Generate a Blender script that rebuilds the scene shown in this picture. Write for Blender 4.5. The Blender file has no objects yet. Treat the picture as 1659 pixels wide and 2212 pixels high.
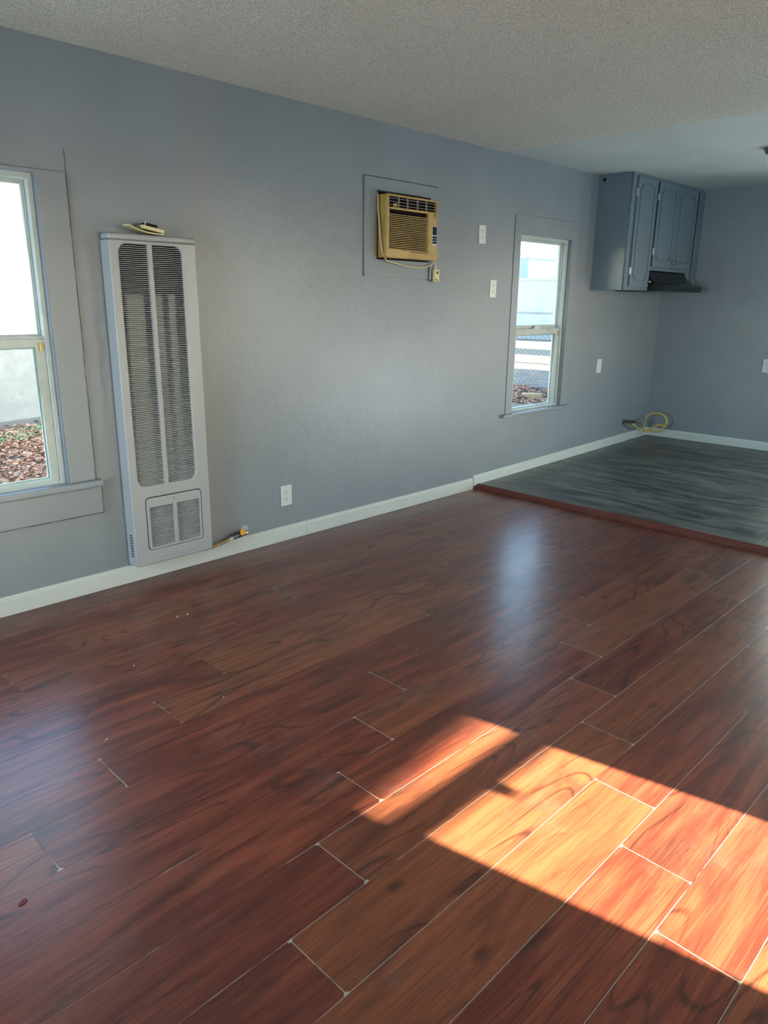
import bpy, bmesh, math, random
from mathutils import Vector, Matrix, noise
random.seed(7)
S = bpy.context.scene
COL = S.collection
rad = math.radians

# ------------------------------------------------------------------ camera
IMG_W, FPX = 1659.0, 1583.13
yaw, pitch, roll = rad(44.428), rad(-16.041), rad(-0.6115)
CAM = Vector((-4.5177, -3.4058, 1.4055))
fwd = Vector((math.cos(pitch)*math.cos(yaw), math.cos(pitch)*math.sin(yaw), math.sin(pitch)))
right = fwd.cross(Vector((0, 0, 1))).normalized()
down = fwd.cross(right)
r2 = math.cos(roll)*right + math.sin(roll)*down
d2 = -math.sin(roll)*right + math.cos(roll)*down
cam_d = bpy.data.cameras.new('camera'); cam_d.sensor_fit = 'HORIZONTAL'; cam_d.sensor_width = 36
cam_d.lens = 36*FPX/IMG_W; cam_d.clip_start = 0.02; cam_d.clip_end = 300
cam = bpy.data.objects.new('camera', cam_d); COL.objects.link(cam)
M = Matrix.Identity(4)
for i in range(3):
    M[i][0] = r2[i]; M[i][1] = -d2[i]; M[i][2] = -fwd[i]; M[i][3] = CAM[i]
cam.matrix_world = M
S.camera = cam

# ------------------------------------------------------------------ world, sun, added daylight lamps, exposure
S.view_settings.view_transform = 'Standard'
S.view_settings.look = 'None'
S.view_settings.exposure = -0.08
S.view_settings.gamma = 1.0
S.view_settings.use_curve_mapping = False
S.cycles.use_denoising = True
S.cycles.max_bounces = 10
S.cycles.diffuse_bounces = 6
S.cycles.sample_clamp_indirect = 6.0
w = bpy.data.worlds.new('sky'); S.world = w; w.use_nodes = True
wn = w.node_tree.nodes; wl = w.node_tree.links
bgn = wn['Background']
sky = wn.new('ShaderNodeTexSky'); sky.sky_type = 'NISHITA'; sky.sun_disc = False
sky.sun_elevation = rad(22.5); sky.sun_rotation = rad(169)
sky.air_density = 1.0; sky.dust_density = 1.5; sky.ozone_density = 1.0
wl.new(sky.outputs[0], bgn.inputs[0]); bgn.inputs[1].default_value = 1.6

sun_dir = Vector((-0.195, 1.0, -0.422)).normalized()      # the way the sunlight travels
sd = bpy.data.lights.new('sun', 'SUN'); sd.energy = 108.0; sd.color = (1.0, 0.88, 0.66); sd.angle = rad(0.55)
so = bpy.data.objects.new('sun', sd); COL.objects.link(so)
so.rotation_euler = sun_dir.to_track_quat('-Z', 'Y').to_euler()

def area(name, loc, direction, sx, sz, power, color, portal=False):
    a = bpy.data.lights.new(name, 'AREA'); a.shape = 'RECTANGLE'; a.size = sx; a.size_y = sz
    a.energy = power; a.color = color; a.spread = 2.6
    if portal: a.spread = math.pi
    if portal: a.cycles.is_portal = True
    o = bpy.data.objects.new(name, a); COL.objects.link(o); o.location = loc
    o.rotation_euler = Vector(direction).to_track_quat('-Z', 'Y').to_euler()
    return o
SKYC = (0.80, 0.92, 1.0)
# added area lamps standing in for daylight through unseen openings behind and beside the viewer
area('daylight_window_3', (-2.37, -5.13, 1.2), (0, 1, -0.3), 0.62, 1.25, 16, (1.0, 0.93, 0.82))
a4 = area('daylight_window_4', (-6.08, -1.10, 1.25), (1, -0.05, -0.12), 1.1, 1.3, 52, (0.66, 0.87, 1.0)); a4.data.spread = 1.9
area('fill_lamp_kitchen', (1.2, -5.13, 1.45), (0, 1, -0.3), 1.1, 1.0, 38, (0.45, 0.86, 1.0))  # added lamp at an unseen window, tinted to make the kitchen teal
area('fill_lamp_east_1', (2.87, -4.10, 0.30), (-1, 0.5, 0.0), 0.5, 0.42, 48, (0.80, 0.92, 1.0))  # small low lamp added to throw the highlight onto the north wall
area('fill_lamp_east_2', (2.87, -1.95, 1.05), (-1, -0.1, 0.0), 0.75, 1.8, 20, (0.86, 0.96, 0.90))  # added lamp that brightens the right of the kitchen floor
# portals for the sky seen through the two visible windows
area('portal_window_1', (-3.53, 0.14, 1.23), (0, -1, 0), 0.73, 1.35, 1, (1, 1, 1), True)
area('portal_window_2', (0.765, 0.14, 1.23), (0, -1, 0), 0.73, 1.35, 1, (1, 1, 1), True)

# ------------------------------------------------------------------ helpers
def new_mat(name, color=(0.5, 0.5, 0.5), rough=0.5, metal=0.0, spec=0.5, coat=0.0):
    m = bpy.data.materials.new(name); m.use_nodes = True
    b = m.node_tree.nodes['Principled BSDF']
    b.inputs['Base Color'].default_value = (*color, 1); b.inputs['Roughness'].default_value = rough
    b.inputs['Metallic'].default_value = metal; b.inputs['Specular IOR Level'].default_value = spec
    b.inputs['Coat Weight'].default_value = coat
    return m
class NT:
    def __init__(s, m): s.t = m.node_tree; s.n = s.t.nodes; s.l = s.t.links; s.b = s.n['Principled BSDF']
    def new(s, typ, **kw):
        n = s.n.new(typ)
        for k, v in kw.items(): setattr(n, k, v)
        return n
    def link(s, a, b): s.l.new(a, b)
    def math(s, op, a, b=None, c=None, clamp=False):
        n = s.n.new('ShaderNodeMath'); n.operation = op; n.use_clamp = clamp
        for i, v in enumerate((a, b, c)):
            if v is None: continue
            if isinstance(v, (int, float)): n.inputs[i].default_value = v
            else: s.l.new(v, n.inputs[i])
        return n.outputs[0]
    def mix(s, fac, a, b):
        n = s.n.new('ShaderNodeMix'); n.data_type = 'RGBA'
        for i, v in ((0, fac), (6, a), (7, b)):
            if isinstance(v, (int, float)): n.inputs[i].default_value = v
            elif isinstance(v, tuple): n.inputs[i].default_value = (*v, 1)
            else: s.l.new(v, n.inputs[i])
        return n.outputs[2]
    def noise(s, vec, scale, detail=3, rough=0.5, dist=0.0):
        n = s.n.new('ShaderNodeTexNoise'); n.inputs['Scale'].default_value = scale
        n.inputs['Detail'].default_value = detail; n.inputs['Roughness'].default_value = rough
        n.inputs['Distortion'].default_value = dist
        if vec is not None: s.l.new(vec, n.inputs['Vector'])
        return n.outputs['Fac']
    def ramp(s, fac, stops):
        n = s.n.new('ShaderNodeValToRGB'); e = n.color_ramp.elements
        while len(e) > 1: e.remove(e[-1])
        e[0].position = stops[0][0]; e[0].color = (*stops[0][1], 1)
        for p, c in stops[1:]:
            k = e.new(p); k.color = (*c, 1)
        s.l.new(fac, n.inputs[0]); return n.outputs[0]
    def smooth(s, v, lo, hi, a=0.0, b=1.0):
        n = s.n.new('ShaderNodeMapRange'); n.interpolation_type = 'SMOOTHSTEP'
        s.l.new(v, n.inputs['Value'])
        n.inputs['From Min'].default_value = lo; n.inputs['From Max'].default_value = hi
        n.inputs['To Min'].default_value = a; n.inputs['To Max'].default_value = b
        return n.outputs['Result']
    def pos(s): return s.n.new('ShaderNodeNewGeometry').outputs['Position']
    def obj(s): return s.n.new('ShaderNodeTexCoord').outputs['Object']
    def xyz(s, v):
        n = s.n.new('ShaderNodeSeparateXYZ'); s.l.new(v, n.inputs[0]); return n.outputs
    def comb(s, x, y, z=0.0):
        n = s.n.new('ShaderNodeCombineXYZ')
        for i, v in enumerate((x, y, z)):
            if isinstance(v, (int, float)): n.inputs[i].default_value = v
            else: s.l.new(v, n.inputs[i])
        return n.outputs[0]
    def bump(s, h, strength=0.3, dist=0.01):
        n = s.n.new('ShaderNodeBump'); n.inputs['Strength'].default_value = strength
        n.inputs['Distance'].default_value = dist
        s.l.new(h, n.inputs['Height']); s.l.new(n.outputs[0], s.b.inputs['Normal'])
    def color(s, c): s.l.new(c, s.b.inputs['Base Color'])

def obj(name, bm, m, parent=None, smooth=False, auto=None):
    me = bpy.data.meshes.new(name)
    if isinstance(bm, bpy.types.Mesh): me = bm
    else:
        bmesh.ops.recalc_face_normals(bm, faces=bm.faces[:])
        bm.to_mesh(me); bm.free()
    o = bpy.data.objects.new(name, me); COL.objects.link(o)
    if m is not None: me.materials.append(m)
    if smooth:
        for p in me.polygons: p.use_smooth = True
        try: me.set_sharp_from_angle(angle=rad(auto or 40))
        except Exception: pass
    if parent is not None: o.parent = parent
    return o
def tag(o, label, cat, group=None):
    o['label'] = label; o['category'] = cat
    if group: o['group'] = group
    return o
def thing(name, loc, label, cat, group=None, rot=(0, 0, 0)):
    o = bpy.data.objects.new(name, None); COL.objects.link(o); o.location = loc; o.rotation_euler = rot
    o.empty_display_size = 0.1
    return tag(o, label, cat, group)
def struct(o): o['kind'] = 'structure'; return o
def box(bm, x0, x1, y0, y1, z0, z1, bev=0.0, seg=2):
    r = bmesh.ops.create_cube(bm, size=1.0)
    vs = r['verts']
    for v in vs:
        v.co = Vector((x0 + (v.co.x+.5)*(x1-x0), y0 + (v.co.y+.5)*(y1-y0), z0 + (v.co.z+.5)*(z1-z0)))
    if bev > 0:
        es = list({e for v in vs for e in v.link_edges})
        bmesh.ops.bevel(bm, geom=es, offset=bev, segments=seg, profile=0.5, affect='EDGES')
    return bm
def B(*a, **k): return box(bmesh.new(), *a, **k)
def cyl(bm, p0, p1, r0, r1=None, seg=20, caps=True):
    p0, p1 = Vector(p0), Vector(p1); r1 = r0 if r1 is None else r1
    d = p1-p0; q = d.to_track_quat('Z', 'Y').to_matrix().to_4x4()
    mtx = Matrix.Translation((p0+p1)/2) @ q
    bmesh.ops.create_cone(bm, cap_ends=caps, segments=seg, radius1=r0, radius2=r1, depth=d.length, matrix=mtx)
    return bm
def sphere(bm, c, r, sc=(1, 1, 1), u=16, v=10):
    bmesh.ops.create_uvsphere(bm, u_segments=u, v_segments=v, radius=r,
                              matrix=Matrix.Translation(c) @ Matrix.Diagonal((*sc, 1)))
    return bm
def tube(bm, pts, r, seg=10, closed=False, sub=6):
    """round tube along a smooth path through pts"""
    P = [Vector(p) for p in pts]; n = len(P); path = []
    rng = n if closed else n-1
    for i in range(rng):
        p0 = P[(i-1) % n] if (closed or i > 0) else P[0]
        p1 = P[i % n]; p2 = P[(i+1) % n]
        p3 = P[(i+2) % n] if (closed or i+2 < n) else P[-1]
        for k in range(sub):
            t = k/sub
            path.append(0.5*((2*p1) + (p2-p0)*t + (2*p0-5*p1+4*p2-p3)*t*t + (3*p1-p0-3*p2+p3)*t**3))
    if not closed: path.append(P[-1])
    rings = []; up = Vector((0, 0, 1)); m = len(path); prev = None
    for i, p in enumerate(path):
        a = path[(i+1) % m] if (closed or i < m-1) else p
        b = path[(i-1) % m] if (closed or i > 0) else p
        t = (a-b).normalized() if (a-b).length > 1e-9 else Vector((1, 0, 0))
        if prev is None: nn = t.cross(up if abs(t.z) < .9 else Vector((1, 0, 0))).normalized()
        else: nn = (prev - t*prev.dot(t)).normalized()
        prev = nn; bb = t.cross(nn)
        rings.append([bm.verts.new(p + r*(math.cos(2*math.pi*k/seg)*nn + math.sin(2*math.pi*k/seg)*bb)) for k in range(seg)])
    for i in range(m if closed else m-1):
        A, C = rings[i], rings[(i+1) % m]
        for k in range(seg): bm.faces.new((A[k], A[(k+1) % seg], C[(k+1) % seg], C[k]))
    if not closed:
        bm.faces.new(rings[0][::-1]); bm.faces.new(rings[-1])
    return bm
def rrect(x0, x1, y0, y1, r=0.0, n=6):
    if r <= 0: return [(x0, y0), (x1, y0), (x1, y1), (x0, y1)]
    out = []
    for cx, cy, a in ((x1-r, y0+r, -90), (x1-r, y1-r, 0), (x0+r, y1-r, 90), (x0+r, y0+r, 180)):
        for k in range(n+1):
            t = rad(a + 90*k/n); out.append((cx+r*math.cos(t), cy+r*math.sin(t)))
    return out
def plate(loops, y_front, thick, bev=0.0):
    """flat sheet with holes lying in the XZ plane, front face at y_front (towards -Y)"""
    cu = bpy.data.curves.new('tmp', 'CURVE'); cu.dimensions = '2D'; cu.fill_mode = 'BOTH'
    cu.extrude = thick/2 - bev; cu.bevel_depth = bev; cu.bevel_resolution = 2; cu.offset = -bev
    for L in loops:
        sp = cu.splines.new('POLY'); sp.points.add(len(L)-1); sp.use_cyclic_u = True
        for p, q in zip(sp.points, L): p.co = (q[0], q[1], 0, 1)
    o = bpy.data.objects.new('tmp', cu); COL.objects.link(o)
    dg = bpy.context.evaluated_depsgraph_get(); dg.update()
    me = bpy.data.meshes.new_from_object(o.evaluated_get(dg))
    bpy.data.objects.remove(o); bpy.data.curves.remove(cu)
    yc = y_front + thick/2
    for v in me.vertices:
        x, y, z = v.co; v.co = (x, yc - z, y)
    me.materials.clear()
    return me
def mesh_to_bm(me):
    bm = bmesh.new(); bm.from_mesh(me); bpy.data.meshes.remove(me); return bm

# ------------------------------------------------------------------ materials
# painted wall: orange-peel texture, slight sheen, faint warm heat stain beside the heater
WALLC = (0.212, 0.229, 0.251)
def wall_mat(name, colr, rough=0.36, stain=False, bump=0.55):
    m = new_mat(name, colr, rough); n = NT(m); p = n.pos()
    h1 = n.noise(p, 85, 2, 0.5); h2 = n.noise(p, 16, 3, 0.5)
    h = n.math('ADD', n.math('MULTIPLY', h1, 0.6), n.math('MULTIPLY', h2, 0.8))
    n.bump(h, bump, 0.004)
    tone = n.noise(p, 1.7, 3, 0.6)
    c = n.mix(n.smooth(tone, .35, .7), tuple(v*0.96 for v in colr), tuple(v*1.05 for v in colr))
    if stain:
        X, Y, Z = n.xyz(p)
        wob = n.math('MULTIPLY', n.math('SUBTRACT', n.noise(p, 2.2, 3, 0.6), 0.5), 0.12)
        xx = n.math('ADD', X, wob)
        a = n.math('MULTIPLY', n.smooth(xx, -2.50, -2.42), n.smooth(xx, -2.40, -2.16, 1, 0))
        a = n.math('MULTIPLY', a, n.smooth(Z, 0.1, 1.75, 1, 0.5))
        c = n.mix(n.math('MULTIPLY', a, 0.38), c, (0.27, 0.20, 0.175))
    n.color(c); return m
M_WALL = wall_mat('wall_paint', WALLC, 0.35, True)
M_WALLK = wall_mat('wall_paint_kitchen', WALLC, 0.36)
M_CASE = wall_mat('trim_paint_grey', tuple(v*1.02 for v in WALLC), 0.33, bump=0.08)
M_CAB = wall_mat('cabinet_paint', (0.130, 0.168, 0.200), 0.30, bump=0.04)

def popcorn():
    m = new_mat('popcorn_ceiling', (0.52, 0.50, 0.45), 0.9, spec=0.1); n = NT(m); p = n.pos()
    v = n.new('ShaderNodeTexVoronoi'); v.inputs['Scale'].default_value = 120; n.link(p, v.inputs['Vector'])
    h = n.math('ADD', n.math('MULTIPLY', v.outputs['Distance'], -1.0), n.math('MULTIPLY', n.noise(p, 210, 3, .6), 0.9))
    n.bump(h, 0.9, 0.006)
    t = n.noise(p, 170, 2, .6); big = n.noise(p, 1.6, 3, .55)
    c = n.mix(n.smooth(t, .34, .62), (0.50, 0.475, 0.415), (0.74, 0.71, 0.63))
    c = n.mix(n.math('MULTIPLY', n.smooth(big, .45, .75), .25), c, (0.56, 0.50, 0.42))
    n.color(c); return m
M_POP = popcorn()
M_CEILK = wall_mat('smooth_ceiling_paint', (0.52, 0.55, 0.54), 0.75, bump=0.05)
M_BASE = new_mat('white_trim_paint', (0.52, 0.54, 0.505), 0.32)
_n = NT(M_BASE); _n.bump(_n.noise(_n.pos(), 60, 2), 0.05, 0.002)
M_VINYL = new_mat('window_vinyl', (0.60, 0.62, 0.56), 0.35)
_n = NT(M_VINYL); _n.color(_n.mix(_n.smooth(_n.noise(_n.pos(), 9, 3, .6), .4, .75), (0.42, 0.46, 0.44), (0.35, 0.38, 0.36)))
M_PLATE = new_mat('white_plastic', (0.56, 0.58, 0.56), 0.35)
M_DARK = new_mat('dark_slot', (0.012, 0.012, 0.014), 0.8, spec=.15)
M_BLACK = new_mat('black_enamel', (0.006, 0.007, 0.009), 0.22)
M_BRASS = new_mat('aged_brass', (0.42, 0.28, 0.10), 0.35, 0.9)
M_NICKEL = new_mat('worn_nickel', (0.50, 0.50, 0.46), 0.3, 0.9)
M_STEEL = new_mat('dark_steel', (0.14, 0.13, 0.11), 0.4, 0.8)

def laminate():
    m = new_mat('red_laminate', (0.2, 0.06, 0.04), 0.3); n = NT(m)
    uv = n.new('ShaderNodeUVMap', uv_map='plank').outputs[0]
    U, V, _ = n.xyz(uv)
    at = n.new('ShaderNodeAttribute', attribute_name='tone'); rnd = n.xyz(at.outputs['Vector'])
    R1, R2, R3 = rnd[0], rnd[1], rnd[2]
    P = n.pos()
    # wood-grain coordinates, shifted per plank
    gu = n.math('ADD', U, n.math('MULTIPLY', R1, 37.0)); gv = n.math('ADD', V, n.math('MULTIPLY', R2, 11.0))
    warp = n.noise(n.comb(n.math('MULTIPLY', gu, 1.5), n.math('MULTIPLY', gv, 7.0), 0), 1.0, 2, .5)
    fld = n.noise(n.comb(n.math('MULTIPLY', gu, 1.1), n.math('MULTIPLY', gv, 6.5), 0.3), 1.0, 1, .35, 0.35)
    ring = n.math('FRACT', n.math('ADD', n.math('MULTIPLY', fld, 11.0), n.math('MULTIPLY', warp, 1.0)))
    line = n.smooth(n.math('ABSOLUTE', n.math('SUBTRACT', ring, 0.5)), 0.36, 0.5)      # thin dark growth lines
    fine = n.noise(n.comb(n.math('MULTIPLY', gu, 5.0), n.math('MULTIPLY', gv, 230.0), 0), 1.0, 3, .65)
    mid = n.noise(n.comb(n.math('MULTIPLY', gu, 2.2), n.math('MULTIPLY', gv, 26.0), 3.1), 1.0, 3, .6, .4)
    smoke = n.noise(n.comb(n.math('MULTIPLY', gu, 2.2), n.math('MULTIPLY', gv, 8.0), 7.7), 1.0, 3, .55, .9)
    c = n.mix(n.smooth(mid, .30, .72), (0.094, 0.0180, 0.0115), (0.235, 0.056, 0.027))
    c = n.mix(n.math('MULTIPLY', n.smooth(R3, 0.45, 1.0), 0.35), c, (0.28, 0.110, 0.040))
    c = n.mix(n.math('MULTIPLY', n.smooth(R3, 0.3, 0.0), 0.4), c, (0.10, 0.022, 0.014))
    c = n.mix(n.math('MULTIPLY', n.smooth(smoke, .50, .74), 0.75), c, (0.060, 0.018, 0.013))
    rmask = n.smooth(n.noise(n.comb(n.math('MULTIPLY', gu, .9), n.math('MULTIPLY', gv, 5.0), 5.5), 1.0, 2, .5), .45, .57)
    c = n.mix(n.math('MULTIPLY', n.math('MULTIPLY', line, rmask), 0.72), c, (0.026, 0.008, 0.006))
    c = n.mix(n.math('MULTIPLY', n.smooth(fine, .48, .72), 0.60), c, (0.075, 0.020, 0.013))
    c = n.mix(n.math('MULTIPLY', n.smooth(fine, .48, .28), 0.25), c, (0.42, 0.14, 0.065))
    # knots
    kx = n.math('SUBTRACT', U, n.math('ADD', n.math('MULTIPLY', R2, 0.9), 0.15))
    ky = n.math('SUBTRACT', V, n.math('ADD', n.math('MULTIPLY', R1, 0.10), 0.045))
    kd = n.math('SQRT', n.math('ADD', n.math('MULTIPLY', n.math('MULTIPLY', kx, kx), 0.30), n.math('MULTIPLY', ky, ky)))
    kd = n.math('ADD', kd, n.math('MULTIPLY', n.math('SUBTRACT', n.noise(n.comb(n.math('MULTIPLY', gu, 30.0), n.math('MULTIPLY', gv, 60.0), 0), 1, 2), .5), 0.014))
    has = n.math('GREATER_THAN', R3, 0.78)
    c = n.mix(n.math('MULTIPLY', n.math('MULTIPLY', n.smooth(kd, 0.022, 0.004), has), 0.65), c, (0.035, 0.011, 0.008))
    # joints: dark seam, in places packed with pale dirt
    ed = n.math('MINIMUM', V, n.math('SUBTRACT', 0.1935, V))
    en = n.math('MINIMUM', U, n.math('SUBTRACT', 1.292, U))
    jn = n.noise(P, 260, 2, .6)
    edn = n.math('ADD', ed, n.math('MULTIPLY', n.math('SUBTRACT', jn, .5), 0.0018))
    enn = n.math('ADD', en, n.math('MULTIPLY', n.math('SUBTRACT', jn, .5), 0.0016))
    seam_l = n.smooth(edn, 0.0005, 0.0015, 1, 0); seam_e = n.smooth(enn, 0.0006, 0.0019, 1, 0)
    X, Y, Z = n.xyz(P)
    dirtmask = n.noise(n.comb(n.math('MULTIPLY', X, 2.2), n.math('MULTIPLY', Y, 5.2), 0), 1, 4, .7)
    zone = n.math('MULTIPLY', n.smooth(Y, -1.75, -2.35), n.smooth(X, -4.3, -3.3))
    dm = n.smooth(n.math('ADD', dirtmask, n.math('MULTIPLY', zone, 0.20)), .56, .66)
    dme = n.smooth(n.math('ADD', dirtmask, n.math('MULTIPLY', n.smooth(Y, -0.9, -2.3), 0.20)), .48, .66)
    PALE = (0.44, 0.42, 0.34)
    c = n.mix(n.math('MULTIPLY', n.math('MAXIMUM', seam_l, seam_e), 0.75), c, (0.030, 0.012, 0.010))
    c = n.mix(n.math('MULTIPLY', n.math('MULTIPLY', seam_l, dm), 0.65), c, PALE)
    c = n.mix(n.math('MULTIPLY', n.math('MULTIPLY', seam_e, dme), 0.72), c, PALE)
    cor = n.math('SQRT', n.math('ADD', n.math('MULTIPLY', en, en), n.math('MULTIPLY', ed, ed)))
    corn = n.math('ADD', cor, n.math('MULTIPLY', n.math('SUBTRACT', n.noise(P, 120, 3), .5), 0.016))
    c = n.mix(n.math('MULTIPLY', n.smooth(corn, 0.004, 0.009, 1, 0), n.math('MULTIPLY', dme, 0.85)), c, PALE)
    # dust film and grime
    film = n.noise(P, 3.2, 5, .7); c = n.mix(n.math('MULTIPLY', n.smooth(film, .5, .85), .16), c, (0.30, 0.26, 0.24))
    n.color(c)
    rg = n.math('ADD', n.math('MULTIPLY', n.noise(P, 7, 5, .7), 0.16), n.math('MULTIPLY', fine, 0.06))
    n.link(n.math('ADD', rg, 0.22), n.b.inputs['Roughness'])
    n.b.inputs['Specular IOR Level'].default_value = 0.45
    n.b.inputs['Coat Weight'].default_value = 0.35; n.b.inputs['Coat Roughness'].default_value = 0.22
    cup = n.math('MULTIPLY', n.smooth(ed, 0.0, 0.030), 0.20)
    seamh = n.math('MULTIPLY', n.math('MAXIMUM', seam_l, seam_e), -0.35)
    wave = n.math('MULTIPLY', n.noise(n.comb(n.math('MULTIPLY', X, 3.0), n.math('MULTIPLY', Y, 9.0), 0), 1, 3, .5), 0.9)
    scr = n.math('MULTIPLY', fine, 0.06)
    tilt = n.math('MULTIPLY', n.math('MULTIPLY', n.math('SUBTRACT', R1, .5), V), 16.0)
    cup = n.math('ADD', cup, tilt)
    n.bump(n.math('ADD', n.math('ADD', cup, seamh), n.math('ADD', wave, scr)), 0.30, 0.003)
    return m
M_LAM = laminate()

def vinyl_plank():
    m = new_mat('charcoal_vinyl', (0.05, 0.05, 0.052), 0.42); n = NT(m); P = n.pos(); X, Y, Z = n.xyz(P)
    row = n.math('FLOOR', n.math('DIVIDE', X, 0.18))
    wn_ = n.new('ShaderNodeTexWhiteNoise', noise_dimensions='1D'); n.link(row, wn_.inputs['W'])
    r = wn_.outputs['Value']
    gy = n.math('ADD', Y, n.math('MULTIPLY', r, 17.0))
    st = n.noise(n.comb(n.math('MULTIPLY', X, 8.0), n.math('MULTIPLY', gy, 1.9), 0), 1, 5, .60, .9)
    fine = n.noise(n.comb(n.math('MULTIPLY', X, 160.0), n.math('MULTIPLY', gy, 5.0), 0), 1, 3, .6)
    c = n.mix(n.smooth(st, .38, .66), (0.022, 0.022, 0.024), (0.15, 0.145, 0.133))
    c = n.mix(n.math('MULTIPLY', n.smooth(fine, .5, .8), .5), c, (0.03, 0.03, 0.032))
    c = n.mix(n.math('MULTIPLY', r, .25), c, (0.11, 0.105, 0.10))
    fx = n.math('MODULO', n.math('ADD', X, 18.0), 0.18)
    ed = n.math('MINIMUM', fx, n.math('SUBTRACT', 0.18, fx))
    seg = n.math('MODULO', n.math('ADD', gy, 30.0), 1.22); ee = n.math('MINIMUM', seg, n.math('SUBTRACT', 1.22, seg))
    j = n.math('MAXIMUM', n.smooth(ed, .0006, .002, 1, 0), n.smooth(ee, .0008, .0024, 1, 0))
    c = n.mix(n.math('MULTIPLY', j, .7), c, (0.012, 0.012, 0.012)); n.color(c)
    n.link(n.math('ADD', n.math('MULTIPLY', st, .15), 0.26), n.b.inputs['Roughness'])
    n.bump(n.math('SUBTRACT', n.math('MULTIPLY', fine, .3), j), .2, .002)
    return m
M_VPL = vinyl_plank()

def glass_mat(name, dirt, tint=(0.93, 0.99, 0.98)):
    m = bpy.data.materials.new(name); m.use_nodes = True; t = m.node_tree; N = t.nodes; L = t.links
    N.remove(N['Principled BSDF']); out = N['Material Output']
    tr = N.new('ShaderNodeBsdfTransparent'); tr.inputs[0].default_value = (*tint, 1)
    gl = N.new('ShaderNodeBsdfGlossy'); gl.inputs['Roughness'].default_value = 0.03
    df = N.new('ShaderNodeBsdfTranslucent'); df.inputs[0].default_value = (0.8, 0.85, 0.85, 1)
    fr = N.new('ShaderNodeFresnel'); gg = N.new('ShaderNodeNewGeometry'); io = N.new('ShaderNodeMapRange')
    io.inputs['To Min'].default_value = 1.33; io.inputs['To Max'].default_value = 1/1.33
    L.new(gg.outputs['Backfacing'], io.inputs['Value']); L.new(io.outputs[0], fr.inputs[0])
    m1 = N.new('ShaderNodeMixShader'); m2 = N.new('ShaderNodeMixShader')
    L.new(fr.outputs[0], m1.inputs[0]); L.new(tr.outputs[0], m1.inputs[1]); L.new(gl.outputs[0], m1.inputs[2])
    g = N.new('ShaderNodeNewGeometry'); ns = N.new('ShaderNodeTexNoise'); ns.inputs['Scale'].default_value = 5
    ns.inputs['Detail'].default_value = 6; ns.inputs['Roughness'].default_value = .75
    L.new(g.outputs['Position'], ns.inputs['Vector'])
    mr = N.new('ShaderNodeMapRange'); mr.inputs['From Min'].default_value = .3; mr.inputs['From Max'].default_value = .75
    mr.inputs['To Min'].default_value = dirt*0.4; mr.inputs['To Max'].default_value = dirt
    L.new(ns.outputs['Fac'], mr.inputs['Value']); L.new(mr.outputs[0], m2.inputs[0])
    L.new(m1.outputs[0], m2.inputs[1]); L.new(df.outputs[0], m2.inputs[2]); L.new(m2.outputs[0], out.inputs[0])
    return m
M_GLASS = glass_mat('window_glass', 0.02)
M_GLASSH = glass_mat('dusty_window_glass', 0.22)

# ------------------------------------------------------------------ room shell
XW, XE, YS, HC = -6.10, 2.885, -5.15, 2.433
T = 0.12
W1 = dict(x0=-3.90, x1=-3.165, z0=0.553, z1=1.912)
W2 = dict(x0=0.400, x1=1.130, z0=0.548, z1=1.906)
ACH = (-1.143, -0.648, 1.656, 2.052)                      # hole for the air conditioner
def rc(d): return rrect(d['x0'], d['x1'], d['z0'], d['z1'])
struct(obj('wall_north', plate([rrect(XW-T, XE+T, -0.4, HC+0.1), rc(W1), rc(W2), rrect(*ACH)], 0.0, T), M_WALL))
# south wall (behind the viewer) with two window openings
W3 = dict(x0=-2.735, x1=-1.990, z0=0.60, z1=2.0)
W5 = dict(x0=0.65, x1=1.75, z0=0.95, z1=1.95)
struct(obj('wall_south', plate([rrect(XW-T, XE+T, -0.4, HC+0.1), rc(W3), rc(W5)], YS-T, T), M_WALLK))
# west wall with window opening, east wall with two openings added for its lamps (built in XZ then turned)
def turned(me, x):
    for v in me.vertices:
        a, b, c = v.co; v.co = (x + b, a, c)
    me.flip_normals(); return me
struct(obj('wall_west', turned(plate([rrect(YS-T, T, -0.4, HC+0.1), rrect(-1.65, -0.55, 0.6, 1.9)], -T, T), XW), M_WALLK))
struct(obj('wall_east', turned(plate([rrect(YS-T, 0, -0.4, HC+0.1), rrect(-4.4, -3.5, 0.083, 2.05), rrect(-2.38, -1.52, 0.083, 2.05)], 0, T), XE), M_WALLK))
XS = 0.147
struct(obj('ceiling', B(XW-T, XS, YS-T, 0, HC, HC+0.1), M_POP))
struct(obj('ceiling_kitchen', B(XS, XE, YS-T, 0, HC+0.003, HC+0.1), M_CEILK))

# living-room floor: one mesh, one quad per plank, with its own plank coordinates and tone
ROWW, PL = 0.1935, 1.292
ends = [-1.552, -3.14, -3.447, -2.432, -2.813, -3.109, -3.41, -3.706, -3.987, -2.962, -3.21, -3.459, -3.705, -2.671, -2.88, -3.085,
        -3.31, -3.55, -3.81, -2.80, -3.05, -3.30, -3.52, -3.76, -2.70, -2.95, -3.2]
bm = bmesh.new(); uvl = bm.loops.layers.uv.new('plank'); tl = bm.faces.layers.float_vector.new('tone')
for k, e in enumerate(ends):
    y1, y0 = -k*ROWW, -(k+1)*ROWW
    if k == 0: y1 = 0.0
    n0 = math.floor((XW - e)/PL)
    x = e + n0*PL
    while x < 0.02:
        a, b = max(x, XW), min(x+PL, 0.02)
        if b - a > 0.001:
            f = bm.faces.new([bm.verts.new(p) for p in ((a, y0, 0), (b, y0, 0), (b, y1, 0), (a, y1, 0))])
            for lp in f.loops:
                lp[uvl].uv = (lp.vert.co.x - x, -(k*ROWW) - lp.vert.co.y)
            f[tl] = Vector((random.random(), random.random(), random.random()))
        x += PL
bmesh.ops.remove_doubles(bm, verts=bm.verts[:], dist=1e-5)
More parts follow.
